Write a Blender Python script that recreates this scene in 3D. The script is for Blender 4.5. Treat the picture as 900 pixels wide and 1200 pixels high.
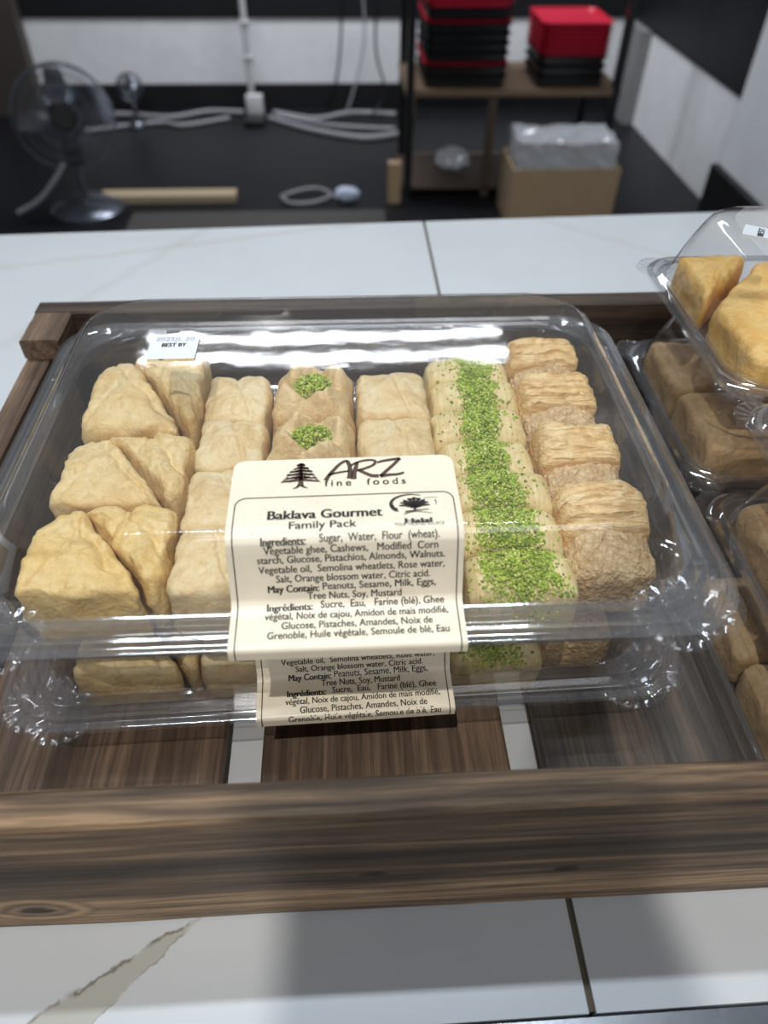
import bpy, bmesh, math, random
from mathutils import Vector, Matrix, noise
from mathutils.bvhtree import BVHTree

for o in list(bpy.data.objects):
    bpy.data.objects.remove(o)
sc = bpy.context.scene
COL = sc.collection
PI = math.pi

# ------------------------------------------------------------------ camera
cam_data = bpy.data.cameras.new('camera')
cam = bpy.data.objects.new('camera', cam_data)
COL.objects.link(cam)
AX = [Vector((0.99870299, -0.02896239, 0.04187503)),
      Vector((-0.05014472, -0.70202612, 0.71038358)),
      Vector((0.00882296, -0.71156202, -0.7025679))]      # world axes seen from the camera (x right, y down, z forward)
rx = Vector((AX[0].x, AX[1].x, AX[2].x))
ry = -Vector((AX[0].y, AX[1].y, AX[2].y))
rz = -Vector((AX[0].z, AX[1].z, AX[2].z))
m = Matrix((rx, ry, rz)).transposed().to_4x4()
m.translation = Vector((0, 0, 0.36))
cam.matrix_world = m
cam_data.sensor_fit = 'AUTO'
cam_data.sensor_width = 36
cam_data.lens = 850 / 1200 * 36
cam_data.clip_start = 0.01
cam_data.clip_end = 60
cam_data.dof.use_dof = True
cam_data.dof.focus_distance = 0.36
cam_data.dof.aperture_fstop = 6.5
sc.camera = cam

# ------------------------------------------------------------------ world, lights, exposure
w = bpy.data.worlds.new('world')
sc.world = w
w.use_nodes = True
bg = w.node_tree.nodes['Background']
bg.inputs[0].default_value = (0.80, 0.88, 1.0, 1)
bg.inputs[1].default_value = 0.095


def area(name, loc, target, sx, sy, power, color):
    d = bpy.data.lights.new(name, 'AREA')
    d.shape = 'RECTANGLE'
    d.size, d.size_y, d.energy, d.color = sx, sy, power, color
    o = bpy.data.objects.new(name, d)
    COL.objects.link(o)
    o.location = loc
    o.rotation_euler = (Vector(target) - Vector(loc)).to_track_quat('-Z', 'Y').to_euler()
    return o


area('ceiling_tube_counter', (-0.10, 0.75, 2.1), (-0.1, 0.74, 0), 1.3, 0.06, 22, (0.80, 0.91, 1.0))
area('ceiling_downlight_customer', (-0.30, -0.60, 2.3), (0.0, 0.1, 0), 0.03, 0.03, 23, (1.0, 0.97, 0.91))
area('ceiling_tube_rear', (-0.14, 3.98, 2.3), (-0.14, 3.6, 0), 2.2, 0.08, 14, (0.90, 0.94, 1.0))
area('ceiling_tube_rear', (-0.14, 3.72, 2.3), (-0.14, 3.4, 0), 2.2, 0.08, 14, (0.90, 0.94, 1.0))
area('back_wall_fill', (0.1, 3.9, 1.5), (0.1, 4.6, 0.3), 2.4, 0.10, 44, (0.92, 0.95, 1.0))  # added lamp without a known fixture, brightens the back wall
area('shop_side_fill', (0.4, -2.4, 2.2), (0.0, 0.3, 0), 2.4, 1.4, 24, (0.95, 0.97, 1.0))  # added soft fill for the shop's ambient light, lifts the front faces

sc.view_settings.view_transform = 'Standard'
sc.view_settings.look = 'None'
sc.view_settings.gamma = 1
sc.view_settings.use_curve_mapping = False
sc.view_settings.exposure = 0.2
sc.cycles.transparent_max_bounces = 48
sc.cycles.max_bounces = 10


# ------------------------------------------------------------------ helpers
def tag(o, label=None, cat=None, group=None, kind=None):
    if label: o['label'] = label
    if cat: o['category'] = cat
    if group: o['group'] = group
    if kind: o['kind'] = kind
    return o


def empty(name, loc=(0, 0, 0), rotz=0.0):
    o = bpy.data.objects.new(name, None)
    COL.objects.link(o)
    o.location = loc
    o.rotation_euler = (0, 0, rotz)
    o.empty_display_size = 0.02
    return o


def obj_from(name, verts, faces, mat, parent=None, smooth=True, auto=None):
    me = bpy.data.meshes.new(name)
    me.from_pydata([tuple(v) for v in verts], [], faces)
    me.materials.append(mat)
    if smooth:
        for p in me.polygons: p.use_smooth = True
    me.update()
    if smooth and auto is not None:
        me.set_sharp_from_angle(angle=auto)
    o = bpy.data.objects.new(name, me)
    COL.objects.link(o)
    if parent: o.parent = parent
    return o


class MB:
    """collects shapes for one mesh object"""
    def __init__(s): s.v, s.f = [], []

    def add(s, vs, fs):
        b = len(s.v)
        s.v += [Vector(v) for v in vs]
        s.f += [tuple(b + i for i in f) for f in fs]
        return s

    def box(s, x0, x1, y0, y1, z0, z1, bev=0.0, M=None):
        bm = bmesh.new()
        bmesh.ops.create_cube(bm, size=1)
        for v in bm.verts:
            v.co = Vector((x0 + (v.co.x + .5) * (x1 - x0), y0 + (v.co.y + .5) * (y1 - y0), z0 + (v.co.z + .5) * (z1 - z0)))
        if bev > 0:
            bmesh.ops.bevel(bm, geom=list(bm.edges), offset=bev, segments=2, affect='EDGES', profile=0.5)
        if M is not None: bm.transform(M)
        bm.verts.index_update()
        s.add([v.co.copy() for v in bm.verts], [tuple(v.index for v in f.verts) for f in bm.faces])
        bm.free()
        return s

    def tube(s, pts, r, n=8, closed=False, cap=True):
        pts = [Vector(p) for p in pts]
        rr_ = r if isinstance(r, (list, tuple)) else [r] * len(pts)
        vs, fs = [], []
        up = None
        L = len(pts)
        for i, p in enumerate(pts):
            if closed: t = pts[(i + 1) % L] - pts[i - 1]
            else: t = pts[min(i + 1, L - 1)] - pts[max(i - 1, 0)]
            t.normalize()
            if up is None:
                up = Vector((0, 0, 1)) if abs(t.z) < .9 else Vector((1, 0, 0))
            a = t.cross(up).normalized()
            up = a.cross(t).normalized()
            for k in range(n):
                an = 2 * PI * k / n
                vs.append(p + (a * math.cos(an) + up * math.sin(an)) * rr_[i])
        for i in range(L if closed else L - 1):
            j = (i + 1) % L
            for k in range(n):
                k2 = (k + 1) % n
                fs.append((i * n + k, i * n + k2, j * n + k2, j * n + k))
        if cap and not closed:
            fs.append(tuple(range(n))[::-1])
            fs.append(tuple((L - 1) * n + k for k in range(n)))
        return s.add(vs, fs)

    def lathe(s, prof, n=32, M=None, cap=True):
        vs, fs = [], []
        for (r, z) in prof:
            for k in range(n):
                a = 2 * PI * k / n
                vs.append(Vector((r * math.cos(a), r * math.sin(a), z)))
        for i in range(len(prof) - 1):
            for k in range(n):
                k2 = (k + 1) % n
                fs.append((i * n + k, i * n + k2, (i + 1) * n + k2, (i + 1) * n + k))
        if cap:
            fs.append(tuple(range(n))[::-1])
            fs.append(tuple((len(prof) - 1) * n + k for k in range(n)))
        if M is not None: vs = [M @ v for v in vs]
        return s.add(vs, fs)

    def loft(s, loops, cap0=False, cap1=False):
        n = len(loops[0])
        vs = [v for lp in loops for v in lp]
        fs = []
        for i in range(len(loops) - 1):
            for k in range(n):
                k2 = (k + 1) % n
                fs.append((i * n + k, i * n + k2, (i + 1) * n + k2, (i + 1) * n + k))
        if cap0: fs.append(tuple(range(n))[::-1])
        if cap1: fs.append(tuple((len(loops) - 1) * n + k for k in range(n)))
        return s.add(vs, fs)

    def build(s, name, mat, parent=None, smooth=True, auto=math.radians(40)):
        return obj_from(name, s.v, s.f, mat, parent, smooth, auto)


def prism(poly, z0, z1):
    n = len(poly)
    v = [Vector((x, y, z0)) for x, y in poly] + [Vector((x, y, z1)) for x, y in poly]
    f = [tuple(range(n))[::-1], tuple(range(n, 2 * n))] + [(i, (i + 1) % n, n + (i + 1) % n, n + i) for i in range(n)]
    return v, f


# ------------------------------------------------------------------ materials
class NT:
    def __init__(s, name):
        s.m = bpy.data.materials.new(name)
        s.m.use_nodes = True
        s.t = s.m.node_tree
        s.t.nodes.clear()
        s.out = s.n('ShaderNodeOutputMaterial')

    def n(s, kind, **kw):
        x = s.t.nodes.new(kind)
        for k, v in kw.items():
            if k == 'inp':
                for a, b in v.items():
                    if isinstance(b, bpy.types.NodeSocket): s.t.links.new(b, x.inputs[a])
                    else: x.inputs[a].default_value = b
            else: setattr(x, k, v)
        return x

    def l(s, a, b): s.t.links.new(a, b)

    def ramp(s, fac, stops, interp='LINEAR'):
        r = s.n('ShaderNodeValToRGB')
        r.color_ramp.interpolation = interp
        e = r.color_ramp.elements
        while len(e) < len(stops): e.new(0.5)
        for q, (p, c) in zip(e, stops):
            q.position = p
            q.color = (*c, 1) if len(c) == 3 else c
        s.l(fac, r.inputs[0])
        return r.outputs[0]

    def math(s, op, a, b=None, c=None):
        x = s.n('ShaderNodeMath', operation=op)
        for i, v in enumerate((a, b, c)):
            if v is None: continue
            if isinstance(v, bpy.types.NodeSocket): s.l(v, x.inputs[i])
            else: x.inputs[i].default_value = v
        return x.outputs[0]

    def mix(s, fac, a, b, mode='MIX'):
        x = s.n('ShaderNodeMix', data_type='RGBA', blend_type=mode)
        for i, v in ((0, fac), (6, a), (7, b)):
            if isinstance(v, bpy.types.NodeSocket): s.l(v, x.inputs[i])
            else: x.inputs[i].default_value = v if i == 0 else ((*v, 1) if len(v) == 3 else v)
        return x.outputs[2]

    def coords(s, scale=(1, 1, 1), loc=(0, 0, 0), rand=False):
        tc = s.n('ShaderNodeTexCoord')
        src = tc.outputs['Object']
        if rand:
            oi = s.n('ShaderNodeObjectInfo')
            k = s.math('MULTIPLY', oi.outputs['Random'], 7.0)
            src = s.n('ShaderNodeVectorMath', operation='ADD', inp={0: src, 1: k}).outputs[0]
        mp = s.n('ShaderNodeMapping', inp={'Scale': scale, 'Location': loc})
        s.l(src, mp.inputs[0])
        return mp.outputs[0]

    def noise(s, vec, scale, detail=4, rough=.55, dist=0.0):
        return s.n('ShaderNodeTexNoise', inp={'Vector': vec, 'Scale': scale, 'Detail': detail, 'Roughness': rough, 'Distortion': dist}).outputs[0]

    def bump(s, h, strength=.3, dist=.001, normal=None):
        b = s.n('ShaderNodeBump', inp={'Height': h, 'Strength': strength, 'Distance': dist})
        if normal is not None: s.l(normal, b.inputs['Normal'])
        return b.outputs[0]

    def bsdf(s, col, rough=.5, normal=None, **kw):
        p = s.n('ShaderNodeBsdfPrincipled')
        for k, v in (('Base Color', col), ('Roughness', rough), ('Normal', normal)):
            if v is None: continue
            if isinstance(v, bpy.types.NodeSocket): s.l(v, p.inputs[k])
            else: p.inputs[k].default_value = (*v, 1) if k == 'Base Color' else v
        for k, v in kw.items():
            p.inputs[k].default_value = v
        s.l(p.outputs[0], s.out.inputs[0])
        return p


def plain(name, col, rough=.5, bump=0.0, bscale=300, **kw):
    t = NT(name)
    c = t.coords()
    nz = t.noise(c, bscale * .2, 3)
    colr = t.mix(nz, tuple(x * .88 for x in col), tuple(min(1, x * 1.1) for x in col))
    nm = t.bump(t.noise(c, bscale, 3), bump, .001) if bump else None
    t.bsdf(colr, rough, nm, **kw)
    return t.m


def film(name, tint=(.97, .975, .98), gain=1.15, base=.02, rough=.04, bump=.0, bscale=60, haze=.0, top=.75):
    """thin clear plastic sheet: lets light straight through and mirrors by angle"""
    t = NT(name)
    tr = t.n('ShaderNodeBsdfTransparent', inp={0: (*tint, 1)})
    gl = t.n('ShaderNodeBsdfGlossy', inp={'Color': (1, 1, 1, 1), 'Roughness': rough})
    nrm = None
    if bump:
        nrm = t.bump(t.noise(t.coords(), bscale, 3), bump, .002)
        t.l(nrm, gl.inputs['Normal'])
    g = t.n('ShaderNodeNewGeometry')
    dt = t.n('ShaderNodeVectorMath', operation='DOT_PRODUCT', inp={0: nrm if nrm is not None else g.outputs['Normal'], 1: g.outputs['Incoming']})
    cs = t.math('MINIMUM', t.math('ABSOLUTE', dt.outputs['Value']), 1.0)
    sch = t.math('MULTIPLY_ADD', t.math('POWER', t.math('SUBTRACT', 1.0, cs), 5.0), .96, .04)   # the same from either face of the sheet
    f = t.math('MULTIPLY_ADD', sch, gain, base)
    f = t.math('MINIMUM', f, top)
    mx = t.n('ShaderNodeMixShader', inp={0: f, 1: tr.outputs[0], 2: gl.outputs[0]})
    res = mx.outputs[0]
    if haze:
        df = t.n('ShaderNodeBsdfDiffuse', inp={0: (.8, .82, .86, 1)})
        res = t.n('ShaderNodeMixShader', inp={0: haze, 1: res, 2: df.outputs[0]}).outputs[0]
    t.l(res, t.out.inputs[0])
    return t.m


def pastry(name, pale, gold, brown, bumps='flaky', rough=.42, sss=.12):
    t = NT(name)
    c = t.coords(rand=True)
    big = t.noise(c, 55, 4, .6)
    fine = t.noise(c, 420, 4, .65)
    patch = t.noise(c, 130, 3, .6, .6)
    col = t.ramp(big, [(.32, pale), (.58, gold), (.76, brown)])
    col = t.mix(t.math('MULTIPLY', t.ramp(patch, [(.50, (0, 0, 0)), (.68, (1, 1, 1))]), .6), col, brown)
    col = t.mix(t.math('MULTIPLY', fine, .35), col, pale)
    mot = t.noise(c, 240, 5, .7)
    col = t.mix(t.math('MULTIPLY', t.ramp(mot, [(.36, (1, 1, 1)), (.52, (0, 0, 0))]), .30), col, brown)
    if bumps == 'flaky':
        h = t.math('ADD', t.math('ADD', t.math('MULTIPLY', patch, 1.1), t.math('MULTIPLY', mot, .7)), t.math('MULTIPLY', fine, .45))
        s, d = .6, .0018
    elif bumps == 'threads':
        cc = t.coords(scale=(900, 60, 120), rand=False)
        th = t.noise(cc, 1.0, 3, .5)
        col = t.mix(t.math('MULTIPLY', t.ramp(th, [(.35, (1, 1, 1)), (.6, (0, 0, 0))]), .35), col, brown)
        h = t.math('ADD', t.math('MULTIPLY', th, .8), t.math('MULTIPLY', patch, .5))
        s, d = .5, .0012
    elif bumps == 'layers':
        cc = t.coords(scale=(30, 330, 420), rand=False)
        ly = t.noise(cc, 1.0, 3, .55, .8)
        col = t.mix(t.math('MULTIPLY', t.ramp(ly, [(.36, (1, 1, 1)), (.52, (0, 0, 0))]), .65), col, brown)
        h = ly
        s, d = .8, .0022
    else:  # ground nuts
        vo = t.n('ShaderNodeTexVoronoi', inp={'Vector': c, 'Scale': 330.0})
        vo2 = t.n('ShaderNodeTexVoronoi', inp={'Vector': c, 'Scale': 700.0})
        h = t.math('ADD', vo.outputs[0], t.math('MULTIPLY', vo2.outputs[0], .5))
        col = t.mix(t.math('MULTIPLY', t.ramp(h, [(.45, (0, 0, 0)), (.95, (1, 1, 1))]), .5), col, brown)
        s, d = .7, -.0018
    t.bsdf(col, rough, t.bump(h, s, d), **{'Subsurface Weight': sss, 'Subsurface Radius': (.004, .0025, .0012), 'Subsurface Scale': 1.0, 'Specular IOR Level': .45})
    return t.m


def wood(name, dark, mid, light, along='x', scale=1.0, knots=(), band=None, rough=.55, rings=False):
    """stained timber with long grain"""
    t = NT(name)
    sc_ = {'x': (2.6, 80, 80), 'y': (80, 2.6, 80), 'z': (80, 80, 2.6)}[along]
    c = t.coords(scale=tuple(k * scale for k in sc_), rand=True)
    g1 = t.noise(c, 1.0, 6, .62, .9)
    g2 = t.noise(c, 4.5, 8, .72, .25)
    col = t.ramp(g1, [(.30, dark), (.48, mid), (.66, light)])
    col = t.mix(t.math('MULTIPLY', t.ramp(g2, [(.40, (1, 1, 1)), (.56, (0, 0, 0))]), .7), col, dark)
    if rings:  # wavy growth rings that open out along the board
        w_ = t.noise(t.coords(scale=(4.2, 20, 20)), 1.0, 3, .5)
        tz = t.n('ShaderNodeSeparateXYZ', inp={0: t.coords()})
        ph = t.math('ADD', t.math('MULTIPLY', t.math('SUBTRACT', tz.outputs[1], tz.outputs[2]), 900.0), t.math('MULTIPLY', w_, 26.0))
        nrm = t.n('ShaderNodeNewGeometry').outputs['Normal']
        nz_ = t.math('ABSOLUTE', t.n('ShaderNodeSeparateXYZ', inp={0: nrm}).outputs[2])
        rg = t.ramp(t.math('MULTIPLY_ADD', t.math('SINE', ph), .5, .5), [(.0, (1, 1, 1)), (.30, (.25, .25, .25)), (.7, (0, 0, 0))])
        col = t.mix(t.math('MULTIPLY', rg, t.math('MULTIPLY', t.math('MULTIPLY_ADD', g2, 1.1, .2), t.math('MULTIPLY_ADD', nz_, .50, .12))), col, dark)
    blot = t.noise(t.coords(rand=True), 14, 3)
    col = t.mix(t.math('MULTIPLY', t.ramp(blot, [(.50, (0, 0, 0)), (.72, (1, 1, 1))]), .35), col, dark)
    tc = t.n('ShaderNodeTexCoord')
    sp = t.n('ShaderNodeSeparateXYZ', inp={0: tc.outputs['Object']})
    if band:   # a dark streak of heartwood running along the board
        z0, hw = band
        wob = t.noise(t.coords(scale=(9, 1, 1)), 1.0, 3)
        dz = t.math('ABSOLUTE', t.math('SUBTRACT', t.math('ADD', sp.outputs[2], t.math('MULTIPLY', wob, .006)), z0 + .003))
        k = t.ramp(t.math('DIVIDE', dz, hw), [(.25, (1, 1, 1)), (1.0, (0, 0, 0))], 'EASE')
        k = t.math('MULTIPLY', k, t.math('MULTIPLY_ADD', g2, .7, .35))
        col = t.mix(k, col, tuple(x * .45 for x in dark))
    for (kx, kz, r) in knots:
        dx = t.math('MULTIPLY', t.math('SUBTRACT', sp.outputs[0], kx), .55)
        dz = t.math('SUBTRACT', sp.outputs[2], kz)
        d = t.math('SQRT', t.math('ADD', t.math('MULTIPLY', dx, dx), t.math('MULTIPLY', dz, dz)))
        d = t.math('ADD', t.math('DIVIDE', d, r), t.math('MULTIPLY', t.math('SUBTRACT', g1, .5), .5))
        ring = t.math('SINE', t.math('MULTIPLY', d, 16.0))
        fall = t.ramp(d, [(.0, (1, 1, 1)), (.75, (.8, .8, .8)), (1.0, (0, 0, 0))])
        kc = t.mix(t.math('MULTIPLY_ADD', ring, .35, .45), light if r > .008 else dark, dark)
        kc = t.mix(t.ramp(d, [(.22, (1, 1, 1)), (.42, (0, 0, 0))]), kc, tuple(x * .35 for x in dark))
        col = t.mix(fall, col, kc)
    h = t.math('ADD', g1, t.math('MULTIPLY', g2, .8))
    t.bsdf(col, rough, t.bump(h, .35, .0012), **{'Specular IOR Level': .35})
    return t.m


def marble():
    t = NT('marble_tile')
    tc = t.n('ShaderNodeTexCoord')
    p = tc.outputs['Object']
    dn = t.n('ShaderNodeTexNoise', inp={'Vector': p, 'Scale': 26.0, 'Detail': 5.0, 'Roughness': .6})
    dv = t.n('ShaderNodeVectorMath', operation='MULTIPLY_ADD', inp={0: dn.outputs[1], 1: (.022, .022, 0), 2: (-.011, -.011, 0)})
    pp = t.n('ShaderNodeVectorMath', operation='ADD', inp={0: p, 1: dv.outputs[0]}).outputs[0]
    sp = t.n('ShaderNodeSeparateXYZ', inp={0: pp})
    X, Y = sp.outputs[0], sp.outputs[1]

    def linedist(x0, y0, x1, y1):
        L = math.hypot(x1 - x0, y1 - y0)
        nx, ny = -(y1 - y0) / L, (x1 - x0) / L
        return t.math('ADD', t.math('MULTIPLY', X, nx), t.math('MULTIPLY_ADD', Y, ny, -(x0 * nx + y0 * ny)))
    cloud = t.noise(p, 7, 4)
    col = t.ramp(cloud, [(.35, (.64, .66, .68)), (.7, (.60, .62, .64))])
    # the broad beige vein at the front and thinner ones further back
    d1 = linedist(-.0796, .1065, -.1098, .0728)      # right edge of the band
    d2 = linedist(-.0890, .1030, -.1366, .0756)      # left edge
    m1 = t.ramp(t.math('MULTIPLY_ADD', d1, -90.0, .5), [(.42, (0, 0, 0)), (.60, (1, 1, 1))])
    m2 = t.ramp(t.math('MULTIPLY_ADD', d2, 90.0, .5), [(.40, (0, 0, 0)), (.60, (1, 1, 1))])
    side = t.math('MULTIPLY', m1, m2)
    col = t.mix(t.math('MULTIPLY', side, .65), col, (.40, .385, .30))
    br = t.ramp(t.noise(p, 75, 3), [(.44, (.1, .1, .1)), (.56, (1, 1, 1))])
    near = t.ramp(Y, [(.115, (1, 1, 1)), (.14, (0, 0, 0))])
    for dd_, kk, ww in ((d2, .85, 800.0), (d1, .5, 1100.0)):
        edge = t.ramp(t.math('ABSOLUTE', t.math('MULTIPLY', dd_, ww)), [(.0, (1, 1, 1)), (1.0, (0, 0, 0))])
        col = t.mix(t.math('MULTIPLY', t.math('MULTIPLY', t.math('MULTIPLY', edge, br), near), kk), col, (.13, .09, .05))
    for (a, hw, k) in (((-.40, .74, -.17, .80), .008, .28), ((.30, .80, .42, .70), .01, .22), ((-.5, .30, -.30, .62), .01, .25)):
        dd = t.math('ABSOLUTE', linedist(*a))
        v = t.ramp(t.math('DIVIDE', dd, hw), [(.0, (1, 1, 1)), (1.0, (0, 0, 0))])
        col = t.mix(t.math('MULTIPLY', v, k), col, (.45, .44, .36))
    t.bsdf(col, .16, None, **{'Specular IOR Level': .5})
    return t.m


M = {}
M['marble'] = marble()
M['grout'] = plain('grout', (.12, .10, .07), .9)
M['steel'] = plain('brushed_steel', (.42, .43, .46), .28, .05, 500, Metallic=1.0)
M['lid'] = film('clear_plastic_lid', (.99, .99, .99), 1.6, .004, .04, .06, 25, haze=.025)
M['rim'] = film('clear_plastic_rim', (.95, .952, .96), 2.3, .07, .08, .05, 60, haze=.045, top=.5)
M['tub'] = film('clear_plastic_tub', (.965, .962, .965), 1.7, .02, .08, .05, 40, haze=.025)
M['small_lid'] = film('clear_plastic_small_lid', (.985, .985, .985), 1.6, .006, .035, .04, 30, haze=.015)
M['small_rim'] = film('clear_plastic_small_rim', (.92, .925, .94), 2.6, .10, .06, .05, 60, haze=.01, top=.6)
M['small_tub'] = film('clear_plastic_small_tub', (.93, .93, .935), 1.7, .02, .07, .05, 40, haze=.008)
M['tab'] = film('clear_plastic_tab', (.965, .967, .972), 1.8, .04, .09, .02, 60, haze=.02, top=.45)
M['wrap'] = film('crumpled_clear_plastic', (.80, .82, .84), 1.6, .10, .10, .5, 25, haze=.35)
M['board'] = wood('walnut_stained_board', (.034, .020, .012), (.21, .135, .078), (.54, .35, .19), 'x', 1.0, rings=True,
                  knots=[(-.139, .022, .016), (.004, .045, .0035), (.085, .04, .0035)], band=(.060, .016))
M['wood_y'] = wood('walnut_stained_slat', (.055, .036, .025), (.155, .10, .068), (.27, .18, .12), 'y', 1.0)
M['wood_grey'] = wood('weathered_slat', (.040, .034, .031), (.10, .085, .074), (.17, .13, .10), 'y', .8)
M['wood_back'] = wood('dark_stained_board', (.03, .02, .016), (.075, .05, .036), (.13, .09, .06), 'x', 1.0)
PALE, GOLD, BRN = (.74, .55, .31), (.66, .42, .17), (.42, .215, .065)
M['tri'] = pastry('golden_phyllo', (.87, .71, .41), (.82, .59, .26), (.66, .42, .15), rough=.36)
M['tri_gold'] = pastry('buttery_golden_phyllo', (.88, .67, .32), (.83, .57, .20), (.66, .40, .12), rough=.30)
M['sq'] = pastry('pale_phyllo', (.89, .75, .48), (.83, .62, .32), (.66, .41, .15), rough=.36)
M['nest'] = pastry('nest_phyllo', (.86, .69, .42), (.79, .57, .29), (.60, .38, .15))
M['finger'] = pastry('thread_pastry', (.89, .76, .44), (.80, .63, .31), (.62, .43, .17), 'threads')
M['flaky'] = pastry('layered_phyllo', (.93, .72, .41), (.86, .60, .27), (.60, .32, .10), 'layers')
M['nut'] = pastry('ground_walnut', (.88, .68, .42), (.76, .55, .30), (.46, .28, .12), 'nuts', .55, .05)
M['gold'] = pastry('deep_golden_pastry', (.95, .66, .26), (.90, .53, .13), (.72, .34, .06), rough=.3)
M['brownp'] = pastry('brown_pastry', (.62, .43, .24), (.48, .30, .15), (.26, .14, .06), rough=.4)
M['olive'] = pastry('olive_pastry', (.74, .50, .29), (.58, .40, .20), (.42, .26, .11), rough=.4)


def pist_mat():
    t = NT('crushed_pistachio')
    g = t.n('ShaderNodeNewGeometry')
    col = t.ramp(g.outputs['Random Per Island'], [(.0, (.12, .19, .02)), (.14, (.24, .35, .03)), (.45, (.38, .50, .06)), (.8, (.54, .63, .11)), (.97, (.76, .78, .30)), (1.0, (.20, .07, .06))])
    t.bsdf(col, .55, None, **{'Subsurface Weight': .0, 'Subsurface Radius': (.002, .002, .001)})
    return t.m


M['pist'] = pist_mat()
M['paper'] = plain('cream_label_paper', (.93, .82, .65), .38)
M['ink'] = plain('black_ink', (.022, .018, .015), .5)
M['ink_brown'] = plain('brown_ink', (.075, .038, .022), .5)
M['white_paper'] = plain('white_sticker_paper', (.84, .86, .90), .45)
M['grey_ink'] = plain('grey_ink', (.40, .41, .44), .5)


# ------------------------------------------------------------------ room behind the counter
def struct(name, mb, mat, **kw):
    o = mb.build(name, mat, **kw)
    o['kind'] = 'structure'
    return o


FZ = -0.92
M['floor'] = plain('black_floor', (.007, .007, .009), .45, .1, 20, **{'Specular IOR Level': .25})
M['white_wall'] = plain('white_painted_wall', (.80, .81, .83), .6, .1, 60)
M['black_panel'] = plain('black_panel', (.006, .006, .008), .5)
M['plaster'] = plain('rough_white_plaster', (.80, .82, .85), .45, 1.0, 26)
M['strip'] = plain('grey_strip', (.22, .22, .22), .6)
M['brown_post'] = plain('brown_post', (.055, .045, .036), .6)

struct('floor', MB().box(-5, 5, -3, 6, FZ - .05, FZ), M['floor'])
struct('wall_back', MB().box(-5, 1.75, 4.62, 4.72, FZ, 1.6), M['white_wall'])
struct('baseboard_back', MB().box(-5, 1.6, 4.595, 4.622, FZ, -.795), M['black_panel'])
struct('trim_1', MB().box(-5, 1.6, 4.612, 4.622, -.485, 1.6), M['black_panel'])
struct('wall_right', MB().box(1.6, 1.75, 2.9, 4.72, FZ, 1.6), M['white_wall'])
struct('trim_2', MB().box(1.592, 1.603, 2.9, 4.6, -.485, 1.6), M['black_panel'])
struct('trim_3', MB().box(1.54, 1.603, 4.28, 4.56, FZ, -.485), M['strip'])
struct('trim_4', MB().box(-1.95, -1.66, 4.50, 4.60, FZ, 1.6), M['brown_post'])
pl = MB().box(1.5, 1.75, 1.2, 2.96, -.675, 1.6)
struct('wall_side', pl, M['plaster'])
struct('baseboard_right', MB().box(1.47, 1.75, 1.2, 2.975, FZ, -.675), M['black_panel'])

# unseen panel on a rod, added to cast the viewer's shadow on the counter
v, f = prism([(-.1437, -.27), (.000, -.27), (-.0330, -.215), (-.0430, -.152), (-.1400, -.149)], .90, .925)
tb = MB().add(v, f)
tb.tube([(-.09, -.20, .92), (-.09, -.20, 2.6)], .005, 10)
struct('shadow_panel', tb, M['strip'])

# ------------------------------------------------------------------ counter
counter = empty('tiled_counter', (0, 0, 0))
tag(counter, 'white marble-look tiled counter under the wooden crate', 'counter')


SX = .0935
yb = lambda x: .8492 + .0472 * x
yf = lambda x: .0636 + .009 * (x - .09)
for x0, x1 in ((-.80, SX - .0016), (SX + .0016, .98)):
    v, f = prism([(x0, yf(x0)), (x1, yf(x1)), (x1, yb(x1)), (x0, yb(x0))], -.012, 0)
    MB().add(v, f).build('tile', M['marble'], counter, smooth=False)
v, f = prism([(-.80, yf(-.8) + .001), (.98, yf(.98) + .001), (.98, yb(.98) - .001), (-.8, yb(-.8) - .001)], -.04, -.0025)
MB().add(v, f).build('grout', M['grout'], counter, smooth=False)
v, f = prism([(-.80, yf(-.8) - .030), (.98, yf(.98) - .030), (.98, yf(.98) - .0012), (-.8, yf(-.8) - .0012)], -.012, -.0005)
MB().add(v, f).build('edge_trim', M['steel'], counter, smooth=False)
MB().box(-.79, .97, .045, .80, FZ, -.04).build('counter_body', M['black_panel'], counter, smooth=False)

# ------------------------------------------------------------------ wooden crate
crate = empty('wooden_crate', (0, 0, 0))
tag(crate, 'dark walnut-stained wooden display crate holding the pastry containers', 'crate')
CX0, CX1, CY0, CY1, CT = -.217, .470, .1075, .482, .103


def plank(x0, x1, y0, y1, z0, z1, name, mat, seed=0, wob=.0006, n=60):
    """a board with slightly uneven sawn edges, long side cut into n steps"""
    longx = (x1 - x0) > (y1 - y0)
    loops = []
    for i in range(n + 1):
        t = i / n
        def nz(k): return wob * noise.noise(Vector((t * 9 + seed * 3.1, k * 5.3, seed)))
        e = .0013
        if longx:
            x = x0 + t * (x1 - x0)
            ring = [(y0 + e, z0), (y1 - e, z0), (y1, z0 + e), (y1, z1 - e), (y1 - e, z1), (y0 + e, z1), (y0, z1 - e), (y0, z0 + e)]
            loops.append([Vector((x, a + nz(k // 2), b + nz(10 + k // 2) * (1 if b > (z0 + z1) / 2 else .2))) for k, (a, b) in enumerate(ring)])
        else:
            y = y0 + t * (y1 - y0)
            ring = [(x0 + e, z0), (x0, z0 + e), (x0, z1 - e), (x0 + e, z1), (x1 - e, z1), (x1, z1 - e), (x1, z0 + e), (x1 - e, z0)]
            loops.append([Vector((a + nz(k // 2), y, b + nz(10 + k // 2) * .3)) for k, (a, b) in enumerate(ring)])
    return MB().loft(loops, True, True).build(name, mat, crate, smooth=True, auto=math.radians(25))


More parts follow.
